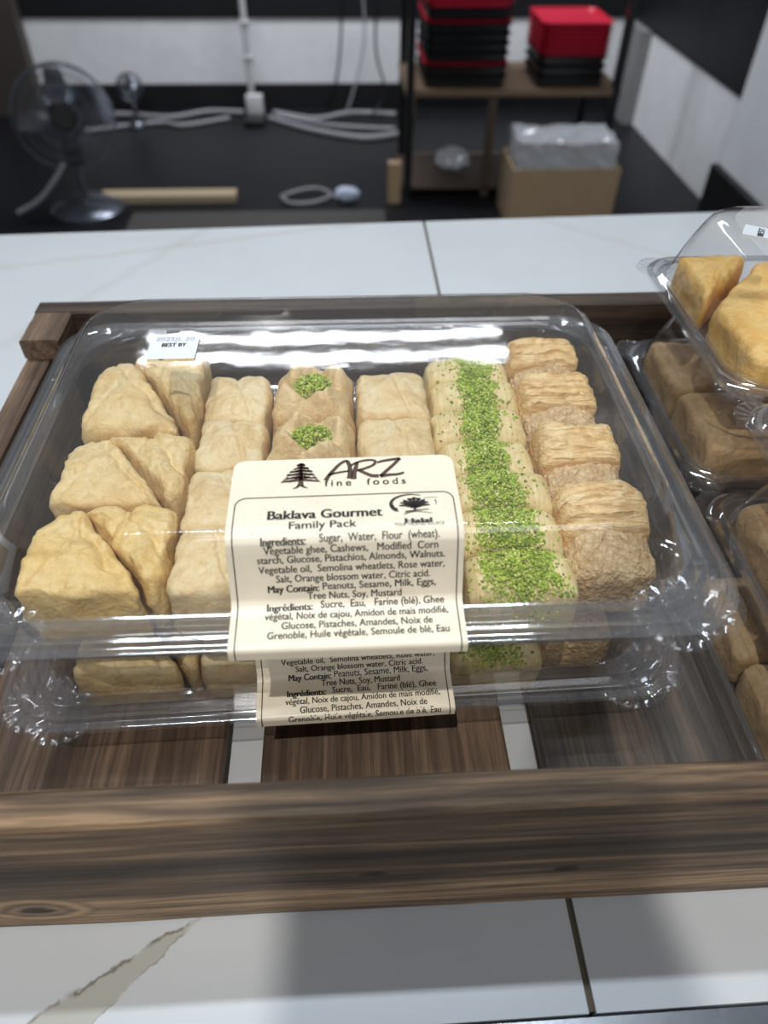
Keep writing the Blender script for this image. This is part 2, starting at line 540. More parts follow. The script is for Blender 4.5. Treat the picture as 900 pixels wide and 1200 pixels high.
plank(CX0, CX1, CY0, CY0 + .0147, 0.0004, CT, 'front_board', M['board'], 1)
plank(CX0, CX1, CY1 - .016, CY1, 0.0004, CT, 'back_board', M['wood_back'], 2)
for x0, x1 in ((CX0, CX0 + .015), (CX1 - .015, CX1)):
    plank(x0, x1, CY0 + .015, CY1 - .0165, .0004, .088, 'side_board', M['wood_y'], 3 + x0)
    xs = x0 - (.0 if x0 < 0 else .006)
    plank(x0, x1 + (.010 if x0 < 0 else 0), .430, CY1 - .0165, .0885, CT, 'corner_block', M['wood_y'], 5 + x0, n=10)
xs = -.2015
k = 0
slat_edges = [(-.198, -.0695), (-.0500, .0755), (.0925, .216), (.2335, .357), (.3745, .454)]
for x0, x1 in slat_edges:
    plank(x0, x1, CY0 + .0155, CY1 - .017, .0025, .0128, 'slat', M['wood_grey'] if k == 2 else M['wood_y'], 11 + k, n=24)
    k += 1
for y0 in (.135, .43):   # cross battens beneath the slats
    pass


# ------------------------------------------------------------------ clear containers
def rrect(cx, cy, hw, hd, r, nc=9, ns=6):
    """rounded rectangle, counter-clockwise from the middle of the front edge's right end"""
    r = max(min(r, hw - .001, hd - .001), .0005)
    pts = []
    corners = [(cx + hw - r, cy - hd + r, -PI / 2), (cx + hw - r, cy + hd - r, 0), (cx - hw + r, cy + hd - r, PI / 2), (cx - hw + r, cy - hd + r, PI)]
    for i, (x, y, a0) in enumerate(corners):
        arc = [(x + r * math.cos(a0 + PI / 2 * k / nc), y + r * math.sin(a0 + PI / 2 * k / nc)) for k in range(nc + 1)]
        pts += arc
        nx, ny, na = corners[(i + 1) % 4]
        nxt = (nx + r * math.cos(na), ny + r * math.sin(na))
        for k in range(1, ns):
            t = k / ns
            pts.append((arc[-1][0] * (1 - t) + nxt[0] * t, arc[-1][1] * (1 - t) + nxt[1] * t))
    return pts


def shell(prof, w, d, r, fill_last=True, dome=0.0):
    """prof: (inset, z) pairs from the rim; returns MB of the thin formed sheet"""
    mb = MB()
    loops = [[Vector((x, y, z)) for x, y in rrect(0, d / 2, w / 2 - i, d / 2 - i, r)] for i, z in prof]
    n = len(loops[0])
    if fill_last:
        i0, z0 = prof[-1]
        base = rrect(0, d / 2, w / 2 - i0, d / 2 - i0, r)
        for q in (.85, .6, .3, .04):
            loops.append([Vector((x * q, d / 2 + (y - d / 2) * q, z0 + dome * (1 - q * q))) for x, y in base])
    mb.loft(loops, False, fill_last)
    return mb


def tab_mesh(cx, cy, r, z, ridges=9, amp=.0008):
    mb = MB()
    n, loops = 144, []
    for q in (.12, .35, .55, .72, .82, .90, .96, 1.0):
        lp = []
        for k in range(n):
            a = 2 * PI * k / n
            bumpy = amp * (math.sin(a * ridges) ** 2) * (1 if .6 < q < .95 else .15) * (1.2 - abs(q - .78))
            lp.append(Vector((cx + r * q * math.cos(a), cy + r * q * math.sin(a), z + bumpy + (-.0012 if q > .97 else 0))))
        loops.append(lp)
    mb.loft(loops[::-1], False, True)
    return mb


TW, TD, TR, TB, TL = .339, .2535, .030, .0366, .0337     # big container: width, depth, corner, base depth, lid height
LIDP = [(.0, TB - .0032), (.0, TB - .0004), (.0006, TB), (.0035, TB + .0004), (.0046, TB + .0021), (.0062, TB + .0024), (.0074, TB + .0008),
        (.0098, TB + .0006), (.0110, TB + .0026), (.0130, TB + .0028), (.0142, TB + .0010), (.0165, TB + .0012), (.0182, TB + .0016)]
LIDW = [(.0182, TB + .0016), (.0192, TB + .0035), (.0215, TB + .0090), (.0268, TB + .0245), (.0280, TB + .0286), (.0283, TB + .0298), (.0303, TB + .0304), (.0312, TB + .0309), (.0318, TB + .0324), (.0328, TB + .0332), (.0345, TB + .0335), (.0375, TB + TL - .0002), (.0420, TB + TL)]
TUBP = [(.0008, TB - .0036), (.0010, TB - .0012), (.0045, TB - .0008), (.0060, TB + .0004), (.0085, TB - .0012), (.0110, TB + .0006), (.0140, TB - .0006), (.0178, TB - .0004),
        (.0190, TB - .003), (.0200, TB - .010), (.0215, .008), (.0224, .0030), (.0245, .0010), (.0275, .0003)]


def big_container(name, loc, rotz, label):
    t = empty(name, loc, rotz)
    tag(t, label, 'container')
    tub = shell(TUBP, TW, TD, TR).build('base', M['tub'], t)
    lid = shell(LIDW, TW, TD, TR, dome=.0004).build('lid', M['lid'], t)
    MB_r = shell(LIDP, TW, TD, TR, fill_last=False).build('rim', M['rim'], lid)
    for sx in (-1, 1):
        tab_mesh(sx * (TW / 2 - .0310), .0120, .0190, TB - .0012).build('tab', M['tab'], lid)
        tab_mesh(sx * (TW / 2 - .0165), .0195, .0180, TB - .0034).build('tab', M['tab'], tub)
    return t


UPPER = (-.0055, .1665, .0842)
LOWER = (-.0035, .1784, .0131)
LOWROT = math.radians(1.4)
upper = big_container('baklava_container', UPPER, 0, 'upper clear plastic container of assorted baklava with full cream label in view')
lower = big_container('baklava_container', LOWER, LOWROT, 'lower clear plastic baklava container beneath the labelled one, standing on the crate slats')

# ------------------------------------------------------------------ label with lettering
LW = .0940


def label_path():
    pts = [(.0745, TB + TL + .0009), (.0600, TB + TL + .0009), (.0420, TB + TL + .0007), (.0375, TB + TL + .0004), (.0350, TB + .0340), (.0328, TB + .0336), (.0305, TB + .0324),
           (.0285, TB + .0305), (.0270, TB + .0270), (.0245, TB + .0200), (.0215, TB + .0120), (.0195, TB + .0068), (.0175, TB + .0048), (.0140, TB + .0042), (.0080, TB + .0038), (.0010, TB + .0034), (-.0012, TB + .0030), (-.0022, TB + .0018), (-.0026, TB - .0025)]
    # densify
    out = []
    for (a, b) in zip(pts, pts[1:]):
        for k in range(3):
            q = k / 3
            out.append((a[0] + (b[0] - a[0]) * q, a[1] + (b[1] - a[1]) * q))
    out.append(pts[-1])
    s = [0]
    for a, b in zip(out, out[1:]): s.append(s[-1] + math.hypot(b[0] - a[0], b[1] - a[1]))
    return out, s


LP, LS = label_path()
LLEN = LS[-1]


def on_label(s, t, off=0.0):
    """s across from the middle, t down from the top edge -> point in the container's frame"""
    t = t - s * .012
    sx = s + .0020
    t = max(-.004, min(LLEN, t))
    i = 0
    while i < len(LS) - 2 and LS[i + 1] < t: i += 1
    q = (t - LS[i]) / max(LS[i + 1] - LS[i], 1e-9)
    a, b = LP[i], LP[i + 1]
    dy, dz = b[0] - a[0], b[1] - a[1]
    L = math.hypot(dy, dz)
    ny, nz = dz / L, -dy / L
    return Vector((sx, a[0] + dy * q + ny * off, a[1] + dz * q + nz * off))


def label_mesh(parent):
    ns, nt = 40, 110
    r = .0050
    vs, fs = [], []
    for j in range(nt + 1):
        t = LLEN * j / nt
        cut = 0
        if t < r: cut = r - math.sqrt(max(0, r * r - (r - t) ** 2))
        hw = LW / 2 - cut
        for i in range(ns + 1):
            vs.append(on_label(-hw + 2 * hw * i / ns, t))
    for j in range(nt):
        for i in range(ns):
            a = j * (ns + 1) + i
            fs.append((a, a + ns + 1, a + ns + 2, a + 1))
    o = obj_from('label', vs, fs, M['paper'], parent, True)
    return o


def text_mesh(body, size, bold=0.0, spacing=1.0, shear=0.0):
    cu = bpy.data.curves.new('txt', 'FONT')
    cu.body = body
    cu.size = 1.0
    cu.space_character = spacing
    cu.shear = shear
    cu.resolution_u = 3
    o = bpy.data.objects.new('txt', cu)
    COL.objects.link(o)
    bpy.context.view_layer.update()
    me = bpy.data.meshes.new_from_object(o.evaluated_get(bpy.context.evaluated_depsgraph_get()))
    vs0 = [v.co * size for v in me.vertices]
    fs0 = [tuple(p.vertices) for p in me.polygons]
    vs, fs = [], []
    for dx in ((-bold, 0, bold) if bold else (0,)):
        b0 = len(vs)
        vs += [v + Vector((dx, 0, 0)) for v in vs0]
        fs += [tuple(b0 + i for i in f) for f in fs0]
    bpy.data.objects.remove(o)
    bpy.data.meshes.remove(me)
    return vs, fs


def fit_text(body, size, x0, x1, **kw):
    vs, fs = text_mesh(body, size, **kw)
    a, b = min(v.x for v in vs), max(v.x for v in vs)
    k = (x1 - x0) / (b - a)
    return [Vector((x0 + (v.x - a) * k, v.y, 0)) for v in vs], fs


def CS(cx): return (cx - 455) / 775 * .094          # label units across


def ROW(r):                                          # label units down
    r = r / 2.8125 + 520
    if r <= 617: return (r - 541.5) / (617 - 541.5) * .0395
    return .0395 + (r - 617) / 2660


def stroke(pts, r0, r1=None):
    """a flat pen stroke as a ribbon; pts in label units (s, t)"""
    vs, fs = [], []
    n = len(pts)
    for i, p in enumerate(pts):
        a, b = pts[max(i - 1, 0)], pts[min(i + 1, n - 1)]
        dx, dy = b[0] - a[0], b[1] - a[1]
        L = math.hypot(dx, dy) or 1
        q = i / (n - 1)
        r = r0 if r1 is None else r0 + (r1 - r0) * q
        vs += [Vector((p[0] - dy / L * r, p[1] + dx / L * r, 0)), Vector((p[0] + dy / L * r, p[1] - dx / L * r, 0))]
    for i in range(n - 1):
        fs.append((2 * i, 2 * i + 1, 2 * i + 3, 2 * i + 2))
    return vs, fs


def smooth_path(pts, n=6):
    out = []
    P = [pts[0]] + list(pts) + [pts[-1]]
    for i in range(1, len(P) - 2):
        p0, p1, p2, p3 = P[i - 1], P[i], P[i + 1], P[i + 2]
        for k in range(n):
            t = k / n
            out.append(tuple(.5 * (2 * p1[j] + (p2[j] - p0[j]) * t + (2 * p0[j] - 5 * p1[j] + 4 * p2[j] - p3[j]) * t * t + (3 * p1[j] - p0[j] - 3 * p2[j] + p3[j]) * t ** 3) for j in (0, 1)))
    out.append(pts[-1])
    return out


def lettering(parent, shift=0.0):
    black, brown = MB(), MB()

    def put(mb, vf, base, raw=False):
        vs, fs = vf
        mb.add([on_label(v.x, (v.y if raw else base - v.y) + shift, .00022) for v in vs], fs)

    SZ = .0047
    rows = [  # (text, left, right, baseline row, bold)
        ('Ingredients:', 180, 327, 333, .00020), ('Sugar,  Water,  Flour  (wheat).', 370, 762, 327, .00008),
        ('Vegetable ghee, Cashews,   Modified  Corn', 188, 757, 360, .00008),
        ('starch, Glucose, Pistachios, Almonds, Walnuts.', 165, 780, 391, .00008),
        ('Vegetable oil,  Semolina wheatlets, Rose water,', 167, 780, 424, .00008),
        ('Salt, Orange blossom water, Citric acid.', 222, 732, 456, .00008),
        ('May Contain:', 192, 363, 491, .00020), ('Peanuts, Sesame, Milk, Eggs,', 374, 752, 486, .00008),
        ('Tree Nuts, Soy, Mustard', 322, 637, 518, .00008),
        ('Ingr\u00e9dients:', 186, 340, 553, .00020), ('Sucre,  Eau,   Farine (bl\u00e9), Ghee', 365, 780, 548, .00008),
        ('v\u00e9g\u00e9tal, Noix de cajou, Amidon de ma\u00efs modifi\u00e9,', 180, 790, 583, .00008),
        ('Glucose, Pistaches, Amandes, Noix de', 237, 735, 617, .00008),
        ('Grenoble, Huile v\u00e9g\u00e9tale, Semoule de bl\u00e9, Eau', 192, 787, 650, .00008)]
    for (txt, a, b, r, bold) in rows:
        put(black, fit_text(txt, SZ, CS(a), CS(b), bold=bold), ROW(r))
    put(black, fit_text('Baklava Gourmet', .0066, CS(200), CS(580), bold=.00024), ROW(254))
    # slab serifs under the capitals and stems of the heading
    put(black, fit_text('Family Pack', .0052, CS(272), CS(493), bold=.00010), ROW(285))
    put(brown, fit_text('fine  foods', .0056, CS(387), CS(667), spacing=1.45, bold=.00010), ROW(157))

    # brand lettering, brushed capitals A R Z
    def br(pts, r0, r1=None): put(brown, stroke(smooth_path([(CS(x), ROW(y)) for x, y in pts]), r0 * 1.2, None if r1 is None else r1 * 1.2), 0, True)
    br([(390, 138), (405, 118), (432, 90), (455, 74), (468, 73)], .00078, .0005)
    br([(466, 72), (474, 90), (476, 112), (472, 134)], .0007, .0009)
    br([(398, 120), (430, 113), (472, 108)], .0005, .00045)
    br([(502, 78), (497, 95), (490, 115), (488, 136)], .0006, .0010)
    br([(478, 90), (505, 78), (540, 72), (565, 76), (558, 90), (525, 102), (500, 107)], .00045, .0006)
    br([(505, 106), (530, 118), (552, 127), (575, 128)], .0006, .0009)
    br([(572, 82), (600, 76), (655, 70)], .0005, .0007)
    br([(655, 70), (625, 95), (598, 116), (580, 130)], .0006, .0007)
    br([(580, 130), (610, 126), (640, 125), (664, 120)], .0008, .0005)
    # cedar tree emblem
    tr = random.Random(4)
    for yy, hw in ((81, 12), (92, 28), (103, 40), (114, 50), (125, 58), (135, 68)):
        for sgn in (-1, 1):
            br([(304, yy - 3), (304 + sgn * hw * .5, yy + 1), (304 + sgn * hw, yy + 5 + tr.uniform(-1, 2))], .0008, .00015)
        for q in range(10):
            x = 304 + tr.uniform(-hw, hw) * .85
            br([(x - 7, yy + 2 + tr.uniform(-2, 3)), (x, yy - 1), (x + 7, yy + 3)], .00030, .00012)
    br([(304, 76), (304, 110), (305, 138), (305, 154)], .0003, .0011)
    br([(300, 150), (290, 158), (278, 161)], .0006, .0001)
    br([(308, 150), (318, 157), (330, 160)], .0006, .0001)
    for sgn in (-1, 1):
        br([(304, 138), (304 + sgn * 14, 128), (304 + sgn * 26, 122)], .0005, .0002)
    # border line, rounded at the top, running off the bottom
    L_, R_, T_ = CS(92) - .0003, CS(822), ROW(187)
    rr_ = .0045
    path = [(L_, LLEN - .0003)] + [(L_, T_ + rr_ + (LLEN - T_ - rr_) * (1 - k / 60)) for k in range(1, 61)]
    path += [(L_ + rr_ - rr_ * math.cos(a * PI / 20), T_ + rr_ - rr_ * math.sin(a * PI / 20)) for a in range(1, 11)]
    path += [(L_ + rr_ + (R_ - L_ - 2 * rr_) * k / 40, T_) for k in range(1, 41)]
    path += [(R_ - rr_ + rr_ * math.sin(a * PI / 20), T_ + rr_ - rr_ * math.cos(a * PI / 20)) for a in range(1, 11)]
    path += [(R_, T_ + rr_ + (LLEN - .0003 - T_ - rr_) * k / 60) for k in range(1, 61)]
    put(black, stroke(path, .00023), 0, True)

    # halal certification mark: swoosh, tree, wordmark and tag line
    def bk(pts, r0, r1=None): put(black, stroke(smooth_path([(CS(x), ROW(y)) for x, y in pts]), r0, r1), 0, True)
    bk([(628, 240), (614, 232), (610, 218), (622, 205), (648, 196), (680, 193), (712, 197)], .0010, .00015)
    bk([(612, 225), (620, 238), (634, 244)], .0008, .0002)
    for a in range(9):
        an = PI * a / 8
        ex, ey = 688 + 52 * math.cos(an), 224 - 24 * math.sin(an) + 3
        bk([(688, 232), ((688 + ex) / 2, (232 + ey) / 2 - 2), (ex, ey)], .0011, .0003)
    for (x, y) in ((660, 216), (675, 210), (690, 207), (704, 210), (718, 217), (668, 224), (706, 224), (688, 218)):
        bk([(x - 7, y + 1), (x, y - 2), (x + 7, y + 1)], .0008, .0004)
    bk([(688, 230), (688, 244)], .0004, .0005)
    bk([(655, 245), (685, 243), (735, 240)], .0004, .0002)
    bk([(650, 252), (690, 246), (745, 252)], .00025, .0001)
    bk([(722, 206), (745, 204), (768, 205)], .00012, .00008)
    bk([(758, 212), (762, 220), (758, 228)], .00025, .0001)
    put(black, fit_text('Halal', .0036, CS(650), CS(742), bold=.00020), ROW(280))
    put(black, fit_text('YOUR TRUSTED SOURCE', .0021, CS(615), CS(780), bold=0), ROW(289))
    # printer specks
    sp = random.Random(9)
    for _ in range(46):
        x, y = sp.uniform(150, 800), sp.uniform(200, 300)
        bk([(x, y), (x + sp.uniform(1, 3), y + sp.uniform(0, 3))], .00005 + .0001 * sp.random() ** 3)
    a = black.build('lettering', M['ink'], parent, smooth=False)
    b = brown.build('logo', M['ink_brown'], parent, smooth=False)
    return a, b


lab = label_mesh(upper)
lab['label'] = 'cream ingredient label folded over the lid edge'
la, lb = lettering(lab)
lab2 = lab.copy(); COL.objects.link(lab2); lab2.parent = lower
lettering(lab2, .0072)


def sticker(parent, cx, cy, z, ww, hh, rot, lines, nm='date_sticker', Mx=None):
    Mt = Matrix.Translation((cx, cy, z)) @ Matrix.Rotation(rot, 4, 'Z') if Mx is None else Mx
    mb = MB()
    n = 8
    vs = [Mt @ Vector((-ww / 2 + ww * i / n, -hh / 2 + hh * j / n, 0)) for j in range(n + 1) for i in range(n + 1)]
    fs = [(j * (n + 1) + i, j * (n + 1) + i + 1, (j + 1) * (n + 1) + i + 1, (j + 1) * (n + 1) + i) for j in range(n) for i in range(n)]
    mb.add(vs, fs)
    o = mb.build(nm, M['white_paper'], parent, smooth=False)
    for (txt, size, x0, x1, y, mat, bold) in lines:
        vs, fs = fit_text(txt, size, x0, x1, bold=bold)
        t = MB().add([Mt @ Vector((v.x, v.y + y, .0002)) for v in vs], fs)
        t.build('lettering', mat, o, smooth=False)
    return o


BB = [('BEST BY', .0050, -.0060, .0066, .0005, M['ink'], .00018), ('2025JL 20', .0052, -.0098, .0100, .0062, M['grey_ink'], .0)]
sticker(upper, -.0910 - UPPER[0], .3325 - UPPER[1], TB + TL + .0011, .0250, .0215, .0, BB)
# a second sticker on the sloping left wall of the upper lid
mx = Matrix.Translation((-TW / 2 + .0222, .0460, TB + .0150)) @ Matrix.Rotation(math.radians(-70), 4, 'Y') @ Matrix.Rotation(math.radians(90), 4, 'Z')
sticker(upper, 0, 0, 0, .026, .014, 0, [], 'blank_sticker', Mx=mx)


# ------------------------------------------------------------------ pastries
def round_poly(poly, cr, N):
    pts = []
    n = len(poly)
    for i in range(n):
        p, a, b = Vector(poly[i]), Vector(poly[i - 1]), Vector(poly[(i + 1) % n])
        ra = min(cr, (a - p).length * .45); rb = min(cr, (b - p).length * .45)
        A, B = p + (a - p).normalized() * ra, p + (b - p).normalized() * rb
        for k in range(9):
            t = k / 8
            pts.append(A * (1 - t) ** 2 + p * 2 * t * (1 - t) + B * t * t)
    # resample
    L = [0]
    for i in range(len(pts)): L.append(L[-1] + (pts[(i + 1) % len(pts)] - pts[i]).length)
    out, j = [], 0
    for k in range(N):
        d = L[-1] * k / N
        while L[j + 1] < d: j += 1
        q = (d - L[j]) / max(L[j + 1] - L[j], 1e-9)
        out.append(pts[j].lerp(pts[(j + 1) % len(pts)], q))
    return out


def nv(p, f, s): return noise.noise_vector(p * f + Vector((s * 3.7, s * 1.3, -s * 2.1)))


def puffy(foot, h, cr=.006, top_r=.006, dome=.003, seed=0, amp=.0012, N=84, bulge=.0008, extra=None, rings=10, flat=.62):
    loop = round_poly(foot, cr, N)
    c = sum(loop, Vector((0, 0))) / N
    R = sum((p - c).length for p in loop) / N
    loops = []

    def ring(inset, z):
        k = 1 - inset / R
        loops.append([Vector((c.x + (p.x - c.x) * k, c.y + (p.y - c.y) * k, z)) for p in loop])
    ring(.0020, 0)
    ring(.0006, .0012)
    hs = h - top_r
    for i in range(1, 6):
        u = i / 6
        ring(-bulge * math.sin(PI * u), .0012 + (hs - .0012) * u)
    for i in range(0, 7):
        a = PI / 2 * i / 6
        ring(top_r * (1 - math.cos(a)), hs + top_r * math.sin(a))
    k0 = 1 - top_r / R
    for i in range(1, rings + 1):
        q = 1 - i / (rings + .4)
        ring(R * (1 - k0 * q), h + dome * (1 - q ** 2))
    res = []
    for lp in loops:
        o = []
        for p in lp:
            q = p.copy()
            d = nv(p, 70, seed) * amp + nv(p, 190, seed + 5) * amp * .45 + nv(p, 420, seed + 9) * amp * .2
            k = min(1.0, p.z / .006)
            q += Vector((d.x, d.y, d.z * k)) * (.35 + .65 * k)
            if extra: q = extra(p, q)
            q.z = max(q.z, 0)
            o.append(q)
        res.append(o)
    return MB().loft(res, True, True)


PZ = .0006
U0 = Vector((0, 0, UPPER[2] + PZ + .0004))
rng = random.Random(3)
pastries_u = []


def place(o, x, y, z, rz=0.0, tilt=(0, 0)):
    o.location = (x, y, z)
    o.rotation_euler = (tilt[0], tilt[1], rz)
    return o


def local(poly):
    cx = sum(p[0] for p in poly) / len(poly); cy = sum(p[1] for p in poly) / len(poly)
    return [(p[0] - cx, p[1] - cy) for p in poly], cx, cy


def triangle(poly, h, seed, label, z, group=None, fold=None, dome=.004, mat='tri'):
    pl_, cx, cy = local(poly)

    def ex(p, q):
        # folded seams: soft creases that cross the parcel
        cz = min(1, p.z / (h * .8))
        a = p.x * .8 + p.y * .6 + .002 * noise.noise(p * 160)
        q.z -= .0022 * cz * math.exp(-((a - .006) / .0016) ** 2) + .0014 * cz * math.exp(-((p.x * .9 - p.y * .3 + .009) / .0014) ** 2)
        return q
    o = puffy(pl_, h, .0055, .0060, dome * .6, seed, .0023, N=110, extra=ex).build('baklava_triangle', M[mat], None, auto=None)
    tag(o, label, 'baklava', group)
    place(o, cx, cy, z)
    return o


G1 = 'baklava triangles in the upper container'
zU = U0.z
TX0, TX1 = -.1465, -.0840


def tri_pair(a, b):
    left = [(TX0 + .001, a + .001), (TX1 - .008, a + .0005), (TX1 - .010, a + .0055), (TX0 + .021, b - .003), (TX0 + .012, b), (TX0 + .001, b - .010)]
    right = [(TX1 - .004, a + .004), (TX1, a + .010), (TX1, b), (TX0 + .017, b + .001), (TX0 + .024, b - .0045)]
    return left, right


P1, P2, P3 = tri_pair(.3105, .3770), tri_pair(.2545, .3075), tri_pair(.1985, .2515)
tri_def = [
    (P1[0], .0365, 1, 'front-left half of the rearmost pair of golden baklava triangles, below the date sticker'),
    (P1[1], .0385, 2, 'rear-right half of the rearmost pair of golden baklava triangles, touching the date sticker'),
    (P2[0], .0355, 3, 'left half of the middle pair of baklava triangles at the left side'),
    (P2[1], .0350, 4, 'right half of the middle pair of baklava triangles at the left side'),
    (P3[0], .0370, 5, 'large front baklava triangle at the left front corner of the upper container'),
    (P3[1], .0360, 6, 'right half of the front pair of baklava triangles, beside the front pale square')]
for poly, h, sd, lb_ in tri_def:
    triangle(poly, h, sd, lb_, zU, G1, mat='tri_gold' if sd >= 5 else 'tri')


def square(w_, d_, h, seed, mat='sq', name='baklava_square'):
    def ex(p, q):
        cz = min(1, p.z / (h * .8))
        q.z -= .0015 * cz * math.exp(-((p.x + .3 * p.y - .004) / .0014) ** 2)
        q.z += .0012 * cz * noise.noise(Vector((p.x * 60, p.y * 60, seed)))
        return q
    poly = [(-w_ / 2, -d_ / 2), (w_ / 2, -d_ / 2), (w_ / 2, d_ / 2), (-w_ / 2, d_ / 2)]
    return puffy(poly, h, .0055, .0065, .0025, seed, .0017, N=84, extra=ex).build(name, M[mat], None, auto=None)


ROWY = [(.3190, .3610), (.2795, .3185), (.2390, .2790), (.1975, .2385)]
ROWN = ['rearmost', 'second from the back', 'second from the front', 'front']
for i, (a, b) in enumerate(ROWY):
    s = square(.0352, (b - a) + .0012, .0345 + .001 * (i % 2), 20 + i)
    tag(s, 'pale baklava square, %s of the file beside the upper triangles' % ROWN[i], 'baklava', 'baklava squares beside the triangles')
    place(s, -.0637 + (.0006 if i % 2 else 0), (a + b) / 2, zU, (rng.random() - .5) * .07)
    s = square(.0395, (b - a) + .0012, .0340 + .0012 * ((i + 1) % 2), 30 + i)
    if i < 2:
        lb_ = 'pale baklava square, %s of the file beside the fingers' % ROWN[i]
    else:
        lb_ = 'pale baklava square beneath the label, %s of the file beside the fingers' % ROWN[i]
    tag(s, lb_, 'baklava', 'baklava squares beside the fingers')
    place(s, .0238, (a + b) / 2, zU, (rng.random() - .5) * .06)


def granules(n, fn, seed, smin=.00042, smax=.0011):
    r = random.Random(seed)
    mb = MB()
    bm = bmesh.new()
    bmesh.ops.create_icosphere(bm, subdivisions=1, radius=1)
    base = [v.co.copy() for v in bm.verts]
    fs = [tuple(v.index for v in f.verts) for f in bm.faces]
    bm.free()
    for _ in range(n):
        p = fn(r)
        if p is None: continue
        s = smin + (smax - smin) * r.random() ** 1.8
        k = Vector((r.uniform(.7, 1.35), r.uniform(.7, 1.35), r.uniform(.55, 1.0)))
        rot = Matrix.Rotation(r.uniform(0, 6.3), 3, Vector((r.uniform(-1, 1), r.uniform(-1, 1), r.uniform(-1, 1.01))).normalized())
        mb.add([p + rot @ Vector((v.x * k.x, v.y * k.y, v.z * k.z)) * (s * r.uniform(.8, 1.15)) for v in base], fs)
    return mb


def nest(x, y, w_, d_, h, seed, label, z):
    """phyllo parcel with gathered corners open in the middle over chopped pistachio"""
    t = empty('baklava_nest', (x, y, z), (random.Random(seed).random() - .5) * .2)
    tag(t, label, 'baklava', 'pistachio nests in the upper container')
    poly = [(-w_ / 2, -d_ / 2), (w_ / 2, -d_ / 2), (w_ / 2, d_ / 2), (-w_ / 2, d_ / 2)]

    def ex(p, q):
        r = math.hypot(p.x / (w_ / 2), p.y / (d_ / 2))
        a = math.atan2(p.y, p.x)
        cz = max(0, min(1, (p.z - h * .5) / (h * .5)))
        lip = math.exp(-((r - .72) / .25) ** 2)
        q.z += cz * (.0105 * lip * (.18 + .75 * abs(math.cos(2 * (a - .5)))) - .0075 * math.exp(-(r / .42) ** 2))
        q.z += cz * .0016 * noise.noise(Vector((math.cos(a) * 4, math.sin(a) * 4, r * 5 + seed)))
        k = 1 - .12 * cz * abs(math.sin(2 * (a - .5)))
        q.x *= k; q.y *= k
        return q
    o = puffy(poly, h, .008, .008, .001, seed, .0020, N=120, extra=ex, rings=14).build('pastry_shell', M['nest'], t, auto=None)

    def fn(r):
        a, q = r.uniform(0, 6.3), math.sqrt(r.random())
        return Vector((math.cos(a) * q * w_ * .33, d_ * .06 + math.sin(a) * q * d_ * .27, h - .0025 + .0075 * (1 - q * q) + r.uniform(-.0005, .0012)))
    f = granules(900, fn, seed, .0005, .0011).build('pistachio_filling', M['pist'], t, smooth=False)
    f['kind'] = 'stuff'
    f['label'] = 'chopped green pistachio in the open middle'
    return t


NY = [(.3190, .3660), (.2770, .3165), (.2390, .2750), (.1985, .2370)]
nlab = ['rearmost pistachio-filled phyllo nest, above the label and its tree emblem', 'pistachio-filled phyllo nest cut off by the top edge of the label', 'phyllo nest under the cream label, second from the front', 'front phyllo nest under the cream label']
for i, (a, b) in enumerate(NY):
    nest(-.0210, (a + b) / 2, .0450, (b - a), (.0350 if i < 2 else .0300), 40 + i, nlab[i], zU)


def finger(w_, d_, h, seed):
    poly = [(-w_ / 2, -d_ / 2), (w_ / 2, -d_ / 2), (w_ / 2, d_ / 2), (-w_ / 2, d_ / 2)]

    def ex(p, q):
        cz = min(1, p.z / h)
        q.z -= .0044 * cz ** 2 * (abs(p.y) / (d_ / 2)) ** 2.8
        q.z += .0005 * cz * math.sin(p.x * 2300 + 3 * noise.noise(p * 90))
        return q
    return puffy(poly, h, .0045, .0085, .0015, seed, .0012, N=140, extra=ex, rings=10).build('baklava_finger', M['finger'], None, auto=None)


FN = ['rearmost', 'second from the back', 'third from the back', 'middle', 'third from the front', 'second from the front', 'front']
fingers = []
fy0, fy1 = .3785, .1935
for i in range(7):
    p = (fy0 - fy1) / 7
    y = fy0 - p * (i + .5)
    o = finger(.0485 + .001 * (i % 3), p + .0004, .0335 + .0008 * ((i * 2) % 3), 60 + i)
    tag(o, '%s rolled pastry finger of the pistachio-topped file of seven' % FN[i], 'baklava', 'pistachio fingers in the upper container')
    place(o, .0705 + .0008 * math.sin(i * 2.1) + (.0006 * i if i > 3 else 0) - .0005, y, zU, (rng.random() - .5) * .05)
    fingers.append(o)


def bvh_of(objs):
    bpy.context.view_layer.update()
    vs, fs = [], []
    for o in objs:
        b = len(vs)
        mw = o.matrix_basis
        vs += [mw @ v.co for v in o.data.vertices]
        fs += [tuple(b + i for i in p.vertices) for p in o.data.polygons]
    return BVHTree.FromPolygons(vs, fs)


